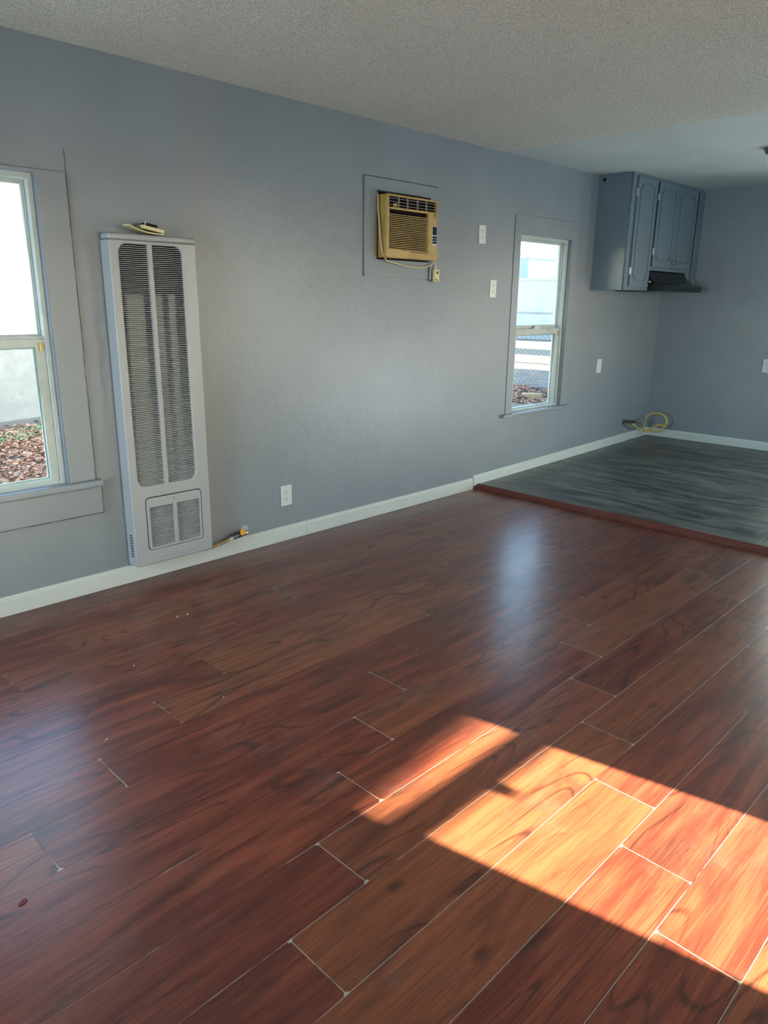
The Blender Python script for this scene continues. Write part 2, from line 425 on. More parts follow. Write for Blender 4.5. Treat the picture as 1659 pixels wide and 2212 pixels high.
fl = obj('floor', bm, M_LAM); struct(fl)
for v in list(fl.data.polygons)[:1]:
    if v.normal.z < 0: fl.data.flip_normals()
# kitchen floor, slightly raised and not quite level
KZ0, KZ1 = 0.033, 0.083
bm = bmesh.new()
q = [bm.verts.new(p) for p in ((0.0, YS, KZ0), (XE, YS, KZ1), (XE, 0, KZ1), (0.0, 0, KZ0))]
q2 = [bm.verts.new((v.co.x, v.co.y, -0.05)) for v in q]
bm.faces.new(q); bm.faces.new(q2[::-1])
for i in range(4): bm.faces.new((q[i], q[(i+1) % 4], q2[(i+1) % 4], q2[i]))
struct(obj('floor_kitchen', bm, M_VPL))
# brown reducer strip at the threshold
M_RED = new_mat('threshold_wood', (0.105, 0.030, 0.017), 0.55, spec=.25)
_n = NT(M_RED); _p = _n.pos(); _x = _n.xyz(_p)
_n.color(_n.mix(_n.noise(_n.comb(_n.math('MULTIPLY', _x[0], 200), _n.math('MULTIPLY', _x[1], 6), _x[2]), 1, 3), (0.075, 0.020, 0.012), (0.16, 0.047, 0.026)))
bm = bmesh.new(); prof = [(-0.030, 0.0), (-0.029, 0.020), (-0.023, 0.033), (-0.012, 0.038), (0.002, 0.0375), (0.007, 0.034), (0.007, 0.0)]
A = [bm.verts.new((x, 0.0, z)) for x, z in prof]; C_ = [bm.verts.new((x, YS, z)) for x, z in prof]
for i in range(len(prof)): bm.faces.new((A[i], A[(i+1) % len(prof)], C_[(i+1) % len(prof)], C_[i]))
bm.faces.new(A); bm.faces.new(C_[::-1])
struct(obj('trim_1', bm, M_RED))

# baseboards with a small eased top edge
def baseboard(name, p0, p1, z0, z1, h, depth=0.014, inward=(0, -1)):
    bm = bmesh.new(); p0, p1 = Vector(p0), Vector(p1); nrm = Vector((*inward, 0))
    prof = [(0, 0), (depth, 0), (depth, h-0.020), (depth-0.002, h-0.017), (depth-0.003, h-0.006), (depth-0.007, h), (0, h)]
    A = [bm.verts.new(p0 + nrm*d + Vector((0, 0, z0+z))) for d, z in prof]
    C = [bm.verts.new(p1 + nrm*d + Vector((0, 0, z1+z))) for d, z in prof]
    for i in range(len(prof)): bm.faces.new((A[i], A[(i+1) % len(prof)], C[(i+1) % len(prof)], C[i]))
    bm.faces.new(A); bm.faces.new(C[::-1])
    return struct(obj(name, bm, M_BASE))
baseboard('baseboard_north', (XW, 0, 0), (-1.7405, 0, 0), 0.001, 0.001, 0.090)
baseboard('baseboard_north_middle', (-1.7385, 0, 0), (-0.069, 0, 0), 0.001, 0.001, 0.090)
baseboard('baseboard_north_kitchen', (-0.060, 0, 0), (XE, 0, 0), KZ0-.006, KZ1+.002, 0.080)
baseboard('baseboard_east', (XE, 0, 0), (XE, -1.52, 0), KZ1+.002, KZ1+.002, 0.080, inward=(-1, 0))
baseboard('baseboard_west', (XW, 0, 0), (XW, YS, 0), 0.001, 0.001, 0.090, inward=(1, 0))

# ------------------------------------------------------------------ windows
def window(n, x0, x1, z0, z1, place=None, casing=None, sill=None, apron=None, upper=M_GLASSH):
    root = bpy.data.objects.new('window_%d' % n, None); COL.objects.link(root); struct(root)
    if place: root.location, root.rotation_euler = place
    F = 0.022
    S_ = {1: .040, 2: .058, 3: .042}[n]; us_ = .012 if n < 3 else .030; br = {1: .038, 2: .021, 3: .038}[n]
    # outer vinyl frame
    obj('frame', plate([rrect(x0, x1, z0, z1), rrect(x0+F, x1-F, z0+0.020, z1-0.024)], 0.028, 0.085, 0.002), M_VINYL, root)
    bm = bmesh.new()
    for a, b in ((x0+F, x0+F+.006), (x1-F-.006, x1-F)): box(bm, a, b, 0.066, 0.072, z0+.02, z1-.024)
    obj('track', bm, M_VINYL, root)
    zm, uo = {1: (1.230, 0.018), 2: (1.193, 0.038), 3: (1.260, 0.022)}[n]
    # lower sash (inner track)
    ls = obj('lower_sash', plate([rrect(x0+F, x1-F, z0+0.006, zm), rrect(x0+F+S_, x1-F-S_, z0+br, zm-0.038)], 0.042, 0.024, 0.003), M_VINYL, root)
    obj('glass', B(x0+F+S_-.004, x1-F-S_+.004, 0.052, 0.055, z0+br-.004, zm-0.034), M_GLASS, ls)
    bead = plate([rrect(x0+F+S_, x1-F-S_, z0+br, zm-0.038), rrect(x0+F+S_+.007, x1-F-S_-.007, z0+br+.007, zm-0.045)], 0.058, 0.007)
    obj('glazing_bead', bead, M_VINYL, ls)
    # upper sash (outer track)
    us = obj('upper_sash', plate([rrect(x0+F, x1-F, zm+0.002, z1-0.022), rrect(x0+F+us_, x1-F-us_, zm+uo, z1-0.042)], 0.074, 0.024, 0.003), M_VINYL, root)
    obj('glass', B(x0+F+us_-.004, x1-F-us_+.004, 0.084, 0.087, zm+uo-.004, z1-0.041), upper, us)
    # meeting-rail ledge and latch
    obj('meeting_rail', B(x0+F, x1-F, 0.043, 0.074, zm-.001, zm+0.010, .002), M_VINYL, root)
    xm = (x0+x1)/2
    bm = B(xm-0.045, xm+0.045, 0.044, 0.066, zm+0.009, zm+0.018, .002)
    box(bm, xm-0.022, xm+0.040, 0.046, 0.060, zm+0.016, zm+0.029, .003)
    if n < 3: obj('latch', bm, M_PLATE, root)
    else: bm.free()
    bm = bmesh.new()
    for a in (x1-F-.021,): box(bm, a-.006, a+.006, 0.036, 0.044, zm-0.055, zm-0.018, .001)
    obj('tilt_latch', bm, M_BRASS, root)
    if n == 3: obj('lift_handle', B(.345, .395, .030, .058, zm-.075, zm-.036, .003), M_VINYL, root)
    if casing: obj('casing', casing, M_CASE, root)
    if sill: obj('sill', sill, M_CASE, root)
    if apron: obj('apron', apron, M_CASE, root)
    return root
cas = mesh_to_bm(plate([[(-4.03, .566), (-3.90, .566), (-3.90, 1.914), (-3.165, 1.914), (-3.165, .566), (-3.040, .566), (-3.038, 1.925), (-4.03, 1.925)]], -0.010, 0.0105, 0.0022))
window(1, **W1, casing=cas,
       sill=B(-4.06, -3.010, -0.034, 0.028, 0.532, 0.5655, 0.009, 3),
       apron=B(-4.03, -3.018, -0.014, 0.0, 0.400, 0.533, 0.003))
cas = mesh_to_bm(plate([[(0.318, .549), (0.400, .549), (0.400, 1.907), (1.131, 1.907), (1.131, .549), (1.215, .549), (1.222, 2.044), (0.319, 2.038)]], -0.006, 0.0065, 0.0012))
window(2, **W2, casing=cas, sill=B(0.268, 1.240, -0.036, 0.028, 0.524, 0.549, 0.004))
window(3, 0, 0.745, 0.60, 2.0, place=((W3['x1'], YS, 0), (0, 0, math.pi)), upper=M_GLASS)

M_GAP_SHADE = new_mat('dark_gap_shade', (0.085, 0.082, 0.075), 0.9)  # dark colour stands for the shadow in the cracks at board edges
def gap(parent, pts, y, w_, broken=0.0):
    """thin irregular dark strip for the shadow line of the crack where painted boards meet the wall"""
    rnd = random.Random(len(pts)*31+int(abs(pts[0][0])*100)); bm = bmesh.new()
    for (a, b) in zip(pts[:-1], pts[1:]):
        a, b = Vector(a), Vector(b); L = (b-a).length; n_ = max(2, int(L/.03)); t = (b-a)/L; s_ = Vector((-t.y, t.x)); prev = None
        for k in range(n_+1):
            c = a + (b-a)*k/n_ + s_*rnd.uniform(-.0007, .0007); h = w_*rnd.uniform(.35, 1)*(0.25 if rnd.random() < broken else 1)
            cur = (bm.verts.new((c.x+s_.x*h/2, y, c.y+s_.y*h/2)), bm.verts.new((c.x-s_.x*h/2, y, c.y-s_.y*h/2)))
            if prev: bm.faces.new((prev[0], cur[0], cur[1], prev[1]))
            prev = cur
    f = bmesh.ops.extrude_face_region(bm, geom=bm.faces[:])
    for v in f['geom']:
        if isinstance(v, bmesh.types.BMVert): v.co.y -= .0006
    return obj('gap_shade', bm, M_GAP_SHADE, parent)
w1o, w2o = bpy.data.objects['window_1'], bpy.data.objects['window_2']
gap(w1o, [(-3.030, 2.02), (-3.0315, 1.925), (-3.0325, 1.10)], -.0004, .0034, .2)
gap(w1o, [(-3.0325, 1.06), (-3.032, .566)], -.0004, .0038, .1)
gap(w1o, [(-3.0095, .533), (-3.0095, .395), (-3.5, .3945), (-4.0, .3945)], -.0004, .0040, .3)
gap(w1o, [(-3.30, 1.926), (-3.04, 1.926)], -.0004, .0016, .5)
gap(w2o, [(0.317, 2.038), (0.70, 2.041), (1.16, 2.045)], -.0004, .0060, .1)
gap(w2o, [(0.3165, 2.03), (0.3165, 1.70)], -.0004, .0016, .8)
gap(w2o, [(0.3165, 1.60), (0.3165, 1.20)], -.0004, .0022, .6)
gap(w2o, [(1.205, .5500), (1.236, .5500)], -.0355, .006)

# ------------------------------------------------------------------ wall heater
def louvres(x0, x1, z0, z1, pitch, depth, y, r=0.0, cut=None):
    bm = bmesh.new(); z = z0 + pitch*0.5
    while z < z1:
        a, b = x0, x1
        if cut: a, b = cut(z, x0, x1)
        vs = [(a, y, z-pitch*.16), (b, y, z-pitch*.16), (b, y+depth, z+pitch*.06), (a, y+depth, z+pitch*.06)]
        q = [bm.verts.new(v) for v in vs]; q2 = [bm.verts.new((v[0], v[1], v[2]+pitch*.20)) for v in vs]
        bm.faces.new(q); bm.faces.new(q2[::-1])
        for i in range(4): bm.faces.new((q[i], q[(i+1) % 4], q2[(i+1) % 4], q2[i]))
        z += pitch
    return bm
M_HEAT = new_mat('heater_enamel', (0.33, 0.33, 0.335), 0.36)
_n = NT(M_HEAT); _n.bump(_n.noise(_n.pos(), 400, 2), 0.04, 0.001)
M_HIN = new_mat('heater_inner_sheet', (0.12, 0.12, 0.115), 0.5, 0.3)
M_HDK = new_mat('heater_dark_interior', (0.012, 0.012, 0.012), 0.8)
hx0, hx1, hz0, hz1, hd = -2.905, -2.462, 0.097, 1.690, 0.085
ht = thing('wall_heater', ((hx0+hx1)/2, 0, hz0), 'tall light grey metal wall furnace with long louvred grille, right of the left window', 'heater')
ht.location = (0, 0, 0)
# front sheet with its two rounded openings
big = rrect(-2.862, -2.538, 0.507, 1.645, 0.040)
door_hole = rrect(-2.832, -2.515, 0.170, 0.446, 0.022)
front = plate([rrect(hx0, hx1, hz0, hz1-0.028, 0.010), big, door_hole], -hd, 0.020, 0.006)
obj('front_cover', front, M_HEAT, ht, smooth=True)
bm = bmesh.new()
box(bm, hx0+.0005, hx0+.004, -hd+.014, -0.0005, hz0+.004, hz1-.03)      # side sheets
box(bm, hx1-.004, hx1-.0005, -hd+.014, -0.0005, hz0+.004, hz1-.03)
box(bm, hx0+.002, hx1-.002, -hd+.014, -0.0005, hz0+.002, hz0+.006)
obj('side_panel', bm, M_HEAT, ht)
obj('top_cap', B(hx0, hx1, -hd-.0005, -0.0005, hz1-0.0275, hz1, 0.010, 3), M_HEAT, ht, smooth=True)
obj('back_panel', B(hx0+.006, hx1-.006, -0.012, -0.004, hz0+.01, hz1-.035), M_HDK, ht)
# heat exchanger seen through the louvres
bm = bmesh.new()
box(bm, -2.835, -2.735, -0.052, -0.030, 0.47, 1.43, .008); box(bm, -2.700, -2.640, -0.052, -0.030, 0.47, 1.43, .008)
box(bm, -2.615, -2.575, -0.058, -0.030, 0.47, 1.43, .006)
obj('heat_exchanger', bm, M_HIN, ht)
M_SLAT = new_mat('heater_slat', (0.46, 0.46, 0.45), 0.4)
def roundcut(z, a, b, z0=0.507, z1=1.645, r=0.040, side=0):
    d = min(z-z0, z1-z); k = 0.0
    if d < r: k = r - math.sqrt(max(0, r*r-(r-d)**2))
    return (a+k, b) if side == 0 else (a, b-k)
gl_ = obj('louvre_grille', louvres(-2.862, -2.716, 0.507, 1.645, 0.0088, 0.010, -0.080, cut=lambda z, a, b: roundcut(z, a, b, side=0)), M_SLAT, ht)
obj('louvre_grille', louvres(-2.697, -2.538, 0.507, 1.645, 0.0088, 0.010, -0.080, cut=lambda z, a, b: roundcut(z, a, b, side=1)), M_SLAT, ht)
obj('centre_bar', B(-2.717, -2.696, -0.0845, -0.066, 0.500, 1.652, .002), M_HEAT, ht)
# lower access door
dr = obj('access_door', plate([rrect(-2.829, -2.518, 0.173, 0.443, 0.020), rrect(-2.812, -2.681, 0.186, 0.395), rrect(-2.660, -2.529, 0.186, 0.395)], -0.0855, 0.012, 0.002), M_HEAT, ht)
obj('louvre', louvres(-2.812, -2.681, 0.186, 0.395, 0.0088, 0.009, -0.080), M_SLAT, dr)
obj('louvre', louvres(-2.660, -2.529, 0.186, 0.395, 0.0088, 0.009, -0.080), M_SLAT, dr)
bm = cyl(bmesh.new(), (-2.672, -0.0925, 0.424), (-2.672, -0.084, 0.424), 0.0055, 0.007); obj('screw', bm, M_NICKEL, dr, smooth=True)
# controls behind the lower louvres
bm = bmesh.new()
box(bm, -2.80, -2.53, -0.055, -0.048, 0.300, 0.322); box(bm, -2.585, -2.535, -0.058, -0.03, 0.325, 0.392)
box(bm, -2.745, -2.72, -0.06, -0.03, 0.335, 0.38)
tube(bm, [(-2.74, -.05, .19), (-2.72, -.055, .23), (-2.70, -.05, .27), (-2.69, -.05, .30)], .005)
tube(bm, [(-2.65, -.05, .25), (-2.62, -.058, .262), (-2.60, -.05, .235), (-2.60, -.05, .19)], .009)
obj('burner_controls', bm, M_HIN, ht, smooth=True)
# pressed rib low on the cover and side vent slots
obj('pressed_rib', B(-2.775, -2.562, -0.0885, -0.083, 0.1235, 0.1295, .0022), M_HEAT, ht)
bm = bmesh.new()
for k in range(9): box(bm, hx0-.0008, hx0+.002, -0.060, -0.035, 0.150+k*0.0135, 0.155+k*0.0135)
obj('side_vents', bm, M_DARK, ht)

# thermostat pieces lying on top of the heater
M_IVORY = new_mat('yellowed_ivory_plastic', (0.60, 0.50, 0.27), 0.4)
th = thing('thermostat_plate', (0, 0, 0), 'yellowed curved wall plate lying on top of the grey wall heater', 'cover plate')
bm = bmesh.new(); prof = []
N_ = 10
for i in range(N_+1):
    t = i/N_; x = -2.795+t*0.172; z = 1.6925 + 0.032*(1-t)**2.6 + 0.002; prof.append((x, z))
rows = []
for (x, z) in prof:
    rows.append([bm.verts.new((x, -0.072, z)), bm.verts.new((x, -0.012, z)), bm.verts.new((x, -0.012, z+.006)), bm.verts.new((x, -0.072, z+.006))])
for i in range(N_):
    for k in range(4): bm.faces.new((rows[i][k], rows[i][(k+1) % 4], rows[i+1][(k+1) % 4], rows[i+1][k]))
bm.faces.new(rows[0]); bm.faces.new(rows[-1][::-1])
obj('plate_body', bm, M_IVORY, th, smooth=True); 
bpy.data.objects['plate_body'].name = 'plate_shell'
tm = thing('thermostat', (-2.675, -0.045, 1.719), 'small ivory thermostat with a black window resting tilted on the curved plate', 'thermostat')
tm.rotation_euler = (0, rad(9), 0)
obj('case', B(-0.058, 0.056, -0.030, 0.030, -0.009, 0.007, .002), M_IVORY, tm)
obj('dial_window', B(-0.036, 0.024, -0.020, 0.028, 0.007, 0.021, .001), M_DARK, tm)
obj('lever', B(-0.040, -0.0375, -0.024, -0.018, 0.006, 0.026), M_PLATE, tm)

# gas shut-off by the heater
gs = thing('gas_line', (0, 0, 0), 'brass flexible gas connector and yellow-handled valve on the baseboard right of the heater', 'gas valve')
M_FLEX = new_mat('flex_brass', (0.50, 0.33, 0.12), 0.33, 0.85)
_n = NT(M_FLEX); _w = _n.new('ShaderNodeTexWave'); _w.inputs['Scale'].default_value = 60; _n.link(_n.pos(), _w.inputs['Vector']); _n.bump(_w.outputs['Fac'], .6, .002)
obj('hose', tube(bmesh.new(), [(-2.52, -.030, .088), (-2.47, -.034, .086), (-2.42, -.038, .090), (-2.37, -.040, .098), (-2.325, -.038, .108)], .0085), M_FLEX, gs, smooth=True)
bm = cyl(bmesh.new(), (-2.328, -.038, .107), (-2.300, -.037, .112), .012, seg=6); obj('hose_nut', bm, M_NICKEL, gs)
bm = cyl(bmesh.new(), (-2.302, -.037, .112), (-2.262, -.036, .118), .0135, seg=8); cyl(bm, (-2.262, -.036, .118), (-2.225, -.036, .121), .017, seg=8)
cyl(bm, (-2.243, -.037, .119), (-2.243, -.056, .123), .009)
obj('valve_body', bm, M_STEEL, gs, smooth=True)
bm = B(-2.262, -2.226, -.062, -.055, .122, .150, .004); box(bm, -2.262, -2.248, -.066, -.056, .146, .156, .003)
obj('valve_handle', bm, new_mat('yellow_orange_handle', (0.80, 0.36, 0.02), .35), gs)
bm = cyl(bmesh.new(), (-2.212, -.036, .122), (-2.212, -0.0005, .122), .011)
cyl(bm, (-2.226, -.036, .121), (-2.202, -.036, .122), .013)
obj('wall_elbow', bm, M_NICKEL, gs, smooth=True)
bm = cyl(bmesh.new(), (-2.195, -.004, .130), (-2.195, -.0002, .130), .026, .029, 7); obj('plaster_patch', bm, new_mat('white_patching_plaster', (0.38, 0.39, 0.39), .9), gs)

# ------------------------------------------------------------------ air conditioner in its wall frame
bd = obj('mounting_panel', plate([[(-1.248, 1.553), (-0.560, 1.548), (-0.556, 2.121), (-1.248, 2.122)], rrect(*ACH)], -0.011, 0.0105, 0.0015), M_CASE)
tag(bd, 'grey painted board surround fixed to the wall around the air conditioner', 'panel')
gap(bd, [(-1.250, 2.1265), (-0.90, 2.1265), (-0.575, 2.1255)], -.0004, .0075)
M_TAN = new_mat('yellowed_beige_plastic', (0.50, 0.335, 0.115), 0.42)
_n = NT(M_TAN); _n.color(_n.mix(_n.smooth(_n.noise(_n.pos(), 7, 4, .6), .3, .75), (0.46, 0.30, 0.088), (0.35, 0.215, 0.050)))
ac = thing('air_conditioner', (0, 0, 0), 'yellowed beige window air conditioner set into the wall, left of the two upper outlets', 'air conditioner')
ax0, ax1, az0, az1, af = -1.131, -0.660, 1.663, 2.030, -0.085
obj('cabinet', B(ax0+.004, ax1-.004, af+.024, 0.36, az0+.003, az1-.003), M_TAN, ac)
obj('gap_filler', plate([rrect(-1.1425, -.6485, 1.6565, 2.0515), rrect(ax0+.004, ax1-.004, az0+.003, az1-.003)], .03, .02), M_DARK, ac)  # added filler, blocks outdoor light around the case and darkens the gap
gx = (-1.112, -0.672, 1.958, 2.017)
sx = (-1.106, -0.748, 1.721, 1.944)
obj('front_bezel', plate([rrect(ax0, ax1, az0, az1, .012), rrect(*gx), rrect(*sx)], af, 0.030, 0.007), M_TAN, ac, smooth=True)
bm = B(gx[0]-.002, gx[1]+.002, af+.0235, af+.0245, gx[2]-.002, gx[3]+.002); box(bm, sx[0]-.002, sx[1]+.002, af+.0235, af+.0245, sx[2]-.002, sx[3]+.002)
obj('grille_recess', bm, new_mat('brown_black_plastic', (0.016, 0.008, 0.007), .9, spec=.05), ac)
# discharge grille: five bays of horizontal vanes
bm = bmesh.new()
for k in range(1, 5):
    x = gx[0] + (gx[1]-gx[0])*[0, .205, .385, .595, .785][k]; box(bm, x-.0018, x+.0018, af+.004, af+.014, gx[2], gx[3])
for k in range(3):
    z = gx[2] + .012 + k*.018; box(bm, gx[0], gx[1], af+.005, af+.012, z-.0012, z+.0012)
box(bm, gx[0], gx[0]+.004, af+.003, af+.014, gx[2], gx[3])
obj('discharge_grille', bm, new_mat('grey_vane', (0.26, 0.23, 0.18), .5), ac)
obj('vane_tab', B(-1.062, -1.032, af+.010, af+.020, 1.962, 1.980, .002), new_mat('amber_tab', (0.60, 0.32, 0.02), .4), ac)
# intake: nineteen full slats and two short ones curving in from the right
bm = bmesh.new()
for k in range(19):
    z = 1.9175 - k*0.0104; box(bm, sx[0], sx[1], af+.0015, af+.006, z-.0045, z-.0004)
obj('intake_grille', bm, M_TAN, ac)
bm = bmesh.new()
for k, xa in enumerate((-1.00, -0.915)): box(bm, xa, -0.748, af-.0006, af+.001, 1.7115-k*.0085, 1.7145-k*.0085)
obj('lower_slots', bm, M_DARK, ac)
pn = obj('control_panel', B(-0.7125, -0.6675, af-.0012, af+.001, 1.757, 1.8725), new_mat('silver_label', (0.50, 0.52, 0.52), .4), ac)
obj('display', B(-0.710, -0.670, af-.0022, af-.0010, 1.820, 1.870), M_BLACK, pn)
for i in range(2):
    for j in range(3): obj('button', B(-0.7085+i*.0205, -0.6915+i*.0205, af-.0035, af-.0010, 1.800-j*.0165, 1.8135-j*.0165, .001), M_DARK, pn)
bm = cyl(bmesh.new(), (-0.693, af-.0022, 1.939), (-0.693, af+.001, 1.939), .009, seg=24); obj('emblem', bm, new_mat('emblem_dark', (0.13, 0.07, 0.03), .4), ac)
obj('badge', B(-0.722, -0.687, af-.0012, af+.001, 1.690, 1.696), new_mat('badge_blue_grey', (0.20, 0.22, 0.25), .5), ac)
obj('power_cord', tube(bmesh.new(), [(-1.128, .005, 2.040), (-1.143, -.018, 2.020), (-1.148, -.024, 1.95), (-1.147, -.032, 1.88), (-1.145, -.045, 1.77), (-1.138, -.055, 1.70), (-1.105, -.052, 1.655), (-1.068, -.040, 1.645),
     (-0.99, -.032, 1.636), (-0.88, -.026, 1.622), (-0.77, -.024, 1.620), (-0.70, -.024, 1.627), (-0.645, -.024, 1.642), (-0.620, -.03, 1.68), (-0.628, -.045, 1.76), (-0.640, -.045, 1.84), (-0.652, -.02, 1.86)], .0042), M_IVORY, ac, smooth=True)
obj('plug_cord', tube(bmesh.new(), [(-0.630, -.040, 1.80), (-0.618, -.032, 1.72), (-0.608, -.026, 1.67), (-0.601, -.026, 1.63), (-0.603, -.028, 1.612)], .0038), M_IVORY, ac, smooth=True)
plg = obj('plug', B(-0.626, -0.578, -.044, -.017, 1.532, 1.616, .006), M_IVORY, ac)
M_RES = new_mat('brown_residue', (0.10, 0.05, 0.03), .6)
for (x, z) in ((-.616, 1.549), (-.604, 1.544)): obj('plug_hole', cyl(bmesh.new(), (x, -.0465, z), (x, -.043, z), .0045, seg=10), M_RES, plg)
obj('reset_button', B(-.612, -.592, -.0455, -.043, 1.585, 1.600), M_RES, plg)
bm = B(-0.655, -0.632, -.020, -.0160, 1.545, 1.640, .003)
tag(obj('receptacle_cover', bm, M_CASE), 'narrow grey painted tab on the board beside the hanging plug', 'cover')

# ------------------------------------------------------------------ outlets and switch plates
def outlet(loc, label, rotz=0.0, w_=0.081, h_=0.124, kind='duplex', tilt=0.0):
    o = thing('outlet' if kind == 'duplex' else 'switch_plate', loc, label, 'outlet' if kind == 'duplex' else 'switch', rot=(0, tilt, rotz))
    obj('cover_plate', B(-w_/2, w_/2, -.006, -.0003, -h_/2, h_/2, .002), M_PLATE, o)
    if kind == 'duplex':
        for s in (.021, -.021):
            r_ = obj('receptacle', plate([rrect(-.0165, .0165, s-.0145, s+.0145, .009)], -.0078, .004, .0006), M_PLATE, o)
            bm = B(-.0075, -.0055, -.0083, -.0070, s-.001, s+.008); box(bm, .0055, .0075, -.0083, -.0070, s-.001, s+.007)
            cyl(bm, (0, -.0083, s-.0065), (0, -.0070, s-.0065), .0026, seg=10)
            obj('slots', bm, M_DARK, r_)
        bm = cyl(bmesh.new(), (0, -.0072, 0), (0, -.005, 0), .0028, seg=12); obj('screw', bm, M_NICKEL, o)
    elif kind == 'rocker':
        obj('rocker', B(-.0165, .0165, -.0085, -.005, -.033, .033, .0015), M_PLATE, o)
    return o
outlet((-1.887, 0, .278), 'white duplex outlet low on the wall between heater and threshold')
outlet((-0.079, 0, 1.869), 'higher of two white outlets right of the air conditioner', w_=.078, tilt=rad(-2.4))
outlet((0.079, 0, 1.503), 'lower of two white outlets between air conditioner and narrow window', w_=.076, tilt=rad(1))
outlet((1.762, 0, .853), 'white rocker switch plate on the wall below the grey cabinet', kind='rocker', w_=.083, tilt=rad(2))
outlet((XE, -1.098, .865), 'white duplex outlet on the kitchen end wall at the right photo edge', rotz=-math.pi/2)

# ------------------------------------------------------------------ kitchen wall cabinet and hood
cx0, cx1, cd, cz0, cz1 = 1.490, 2.883, 0.31, 1.520, 2.434
cab = thing('wall_cabinet', (0, 0, 0), 'blue-grey painted kitchen wall cabinet with grooved doors hung in the far corner', 'cabinet')
hxa, hxb, hzb = 1.930, 2.690, 1.685           # opening above the hood
bm = B(cx0, cx1, -cd+.018, -.0005, 1.70, cz1)
box(bm, cx0, hxa, -cd+.018, -.0005, cz0, 1.70); box(bm, hxb, cx1, -cd+.018, -.0005, cz0, 1.70)
obj('carcass', bm, M_CAB, cab)
ff = plate([[(cx0, cz0), (hxa, cz0), (hxa, 1.690), (hxb, 1.690), (hxb, cz0), (cx1, cz0), (cx1, cz1), (cx0, cz1)]], -cd, .018, .001)
obj('face_frame', ff, M_CAB, cab)
def cab_door(x0, x1, z0, z1, knob_x, knob_z, hinges, notch=0.055):
    """overlay door: slab with a routed channel whose bottom corners step up in an ogee"""
    y = -cd-.017
    if x1-x0 > .2:
        i = .046; g = .010
        def loop(e, nt):
            a, b, c, d = x0+i+e, x1-i-e, z0+i+e, z1-i-e
            L = []
            def ogee(px, pz, sx_, sz_):
                s = nt
                return [(px, pz+sz_*s*.62), (px+sx_*s*.30, pz+sz_*s*.55), (px+sx_*s*.42, pz+sz_*s*.30), (px+sx_*s*.62, pz+sz_*s*.10), (px+sx_*s, pz)]
            L += ogee(a, c, 1, 1)
            L += ogee(b, c, -1, 1)[::-1]
            L += ogee(b, d, -1, -1)
            L += ogee(a, d, 1, -1)[::-1]
            return L
        slab = mesh_to_bm(plate([rrect(x0, x1, z0, z1), loop(0, notch)], y, .009, .0022))
        inner = plate([loop(g, notch)], y, .009, .0028); slab.from_mesh(inner); bpy.data.meshes.remove(inner)
        box(slab, x0+.002, x1-.002, y+.007, y+.0165, z0+.002, z1-.002)
    else:
        slab = mesh_to_bm(plate([rrect(x0, x1, z0, z1), rrect(x0+.030, x1-.028, z0+.045, z1-.045)], y, .009, .0022))
        inner = plate([rrect(x0+.040, x1-.038, z0+.055, z1-.055)], y, .009, .0028); slab.from_mesh(inner); bpy.data.meshes.remove(inner)
        box(slab, x0+.002, x1-.002, y+.007, y+.0165, z0+.002, z1-.002)
    d = obj('door', slab, M_CAB, cab)
    bm = cyl(bmesh.new(), (knob_x, y, knob_z), (knob_x, y-.010, knob_z), .010, .006); sphere(bm, (knob_x, y-.018, knob_z), .014, (1, .75, 1))
    obj('knob', bm, M_KNOB, d, smooth=True)
    for hx, hz in hinges:
        bm = B(hx-.013, hx+.002, -cd-.0185, -cd-.0005, hz-.030, hz+.030, .002); cyl(bm, (hx, -cd-.019, hz-.022), (hx, -cd-.019, hz+.022), .005)
        obj('hinge', bm, M_NICKEL, d)
    return d
M_KNOB = new_mat('antique_knob', (0.30, 0.27, 0.20), .3, .9)
cab_door(1.556, 1.905, 1.548, 2.412, 1.892, 1.592, [(1.552, 2.285), (1.552, 1.672)])
cab_door(1.944, 2.332, 1.722, 2.408, 2.318, 1.768, [(1.941, 1.845), (1.941, 2.285)], .05)
cab_door(2.338, 2.742, 1.722, 2.408, 2.352, 1.768, [], .05)
cab_door(2.778, 2.872, 1.572, 2.408, 2.795, 1.612, [])
bm = cyl(bmesh.new(), (1.4895, -.052, 2.398), (1.487, -.052, 2.398), .015, seg=20)
obj('side_hole', bm, M_BLACK, cab)

hood = thing('range_hood', (0, 0, 0), 'black under-cabinet range hood with flared front lip beneath the blue-grey doors', 'range hood')
bm = B(hxa+.004, hxb-.004, -.30, -.001, 1.560, 1.684)
obj('hood_body', bm, M_BLACK, hood)
bm = bmesh.new()
sec = [(-.300, 1.684), (-.312, 1.660), (-.345, 1.612), (-.400, 1.580), (-.470, 1.565), (-.480, 1.560), (-.480, 1.524), (-.300, 1.524)]
A = [bm.verts.new((hxa+.004, y, z)) for y, z in sec]; C_ = [bm.verts.new((hxb-.004, y, z)) for y, z in sec]
for i in range(len(sec)): bm.faces.new((A[i], A[(i+1) % len(sec)], C_[(i+1) % len(sec)], C_[i]))
bm.faces.new(A); bm.faces.new(C_[::-1])
obj('canopy', bm, M_BLACK, hood, smooth=True, auto=30)
obj('under_tray', B(hxa+.004, hxb-.004, -.478, -.001, 1.514, 1.530, .002), M_BLACK, hood)
for x in (2.50, 2.56): 
    obj('switch_knob', cyl(bmesh.new(), (x, -.325, 1.650), (x, -.309, 1.656), .008), M_STEEL, hood, smooth=True)

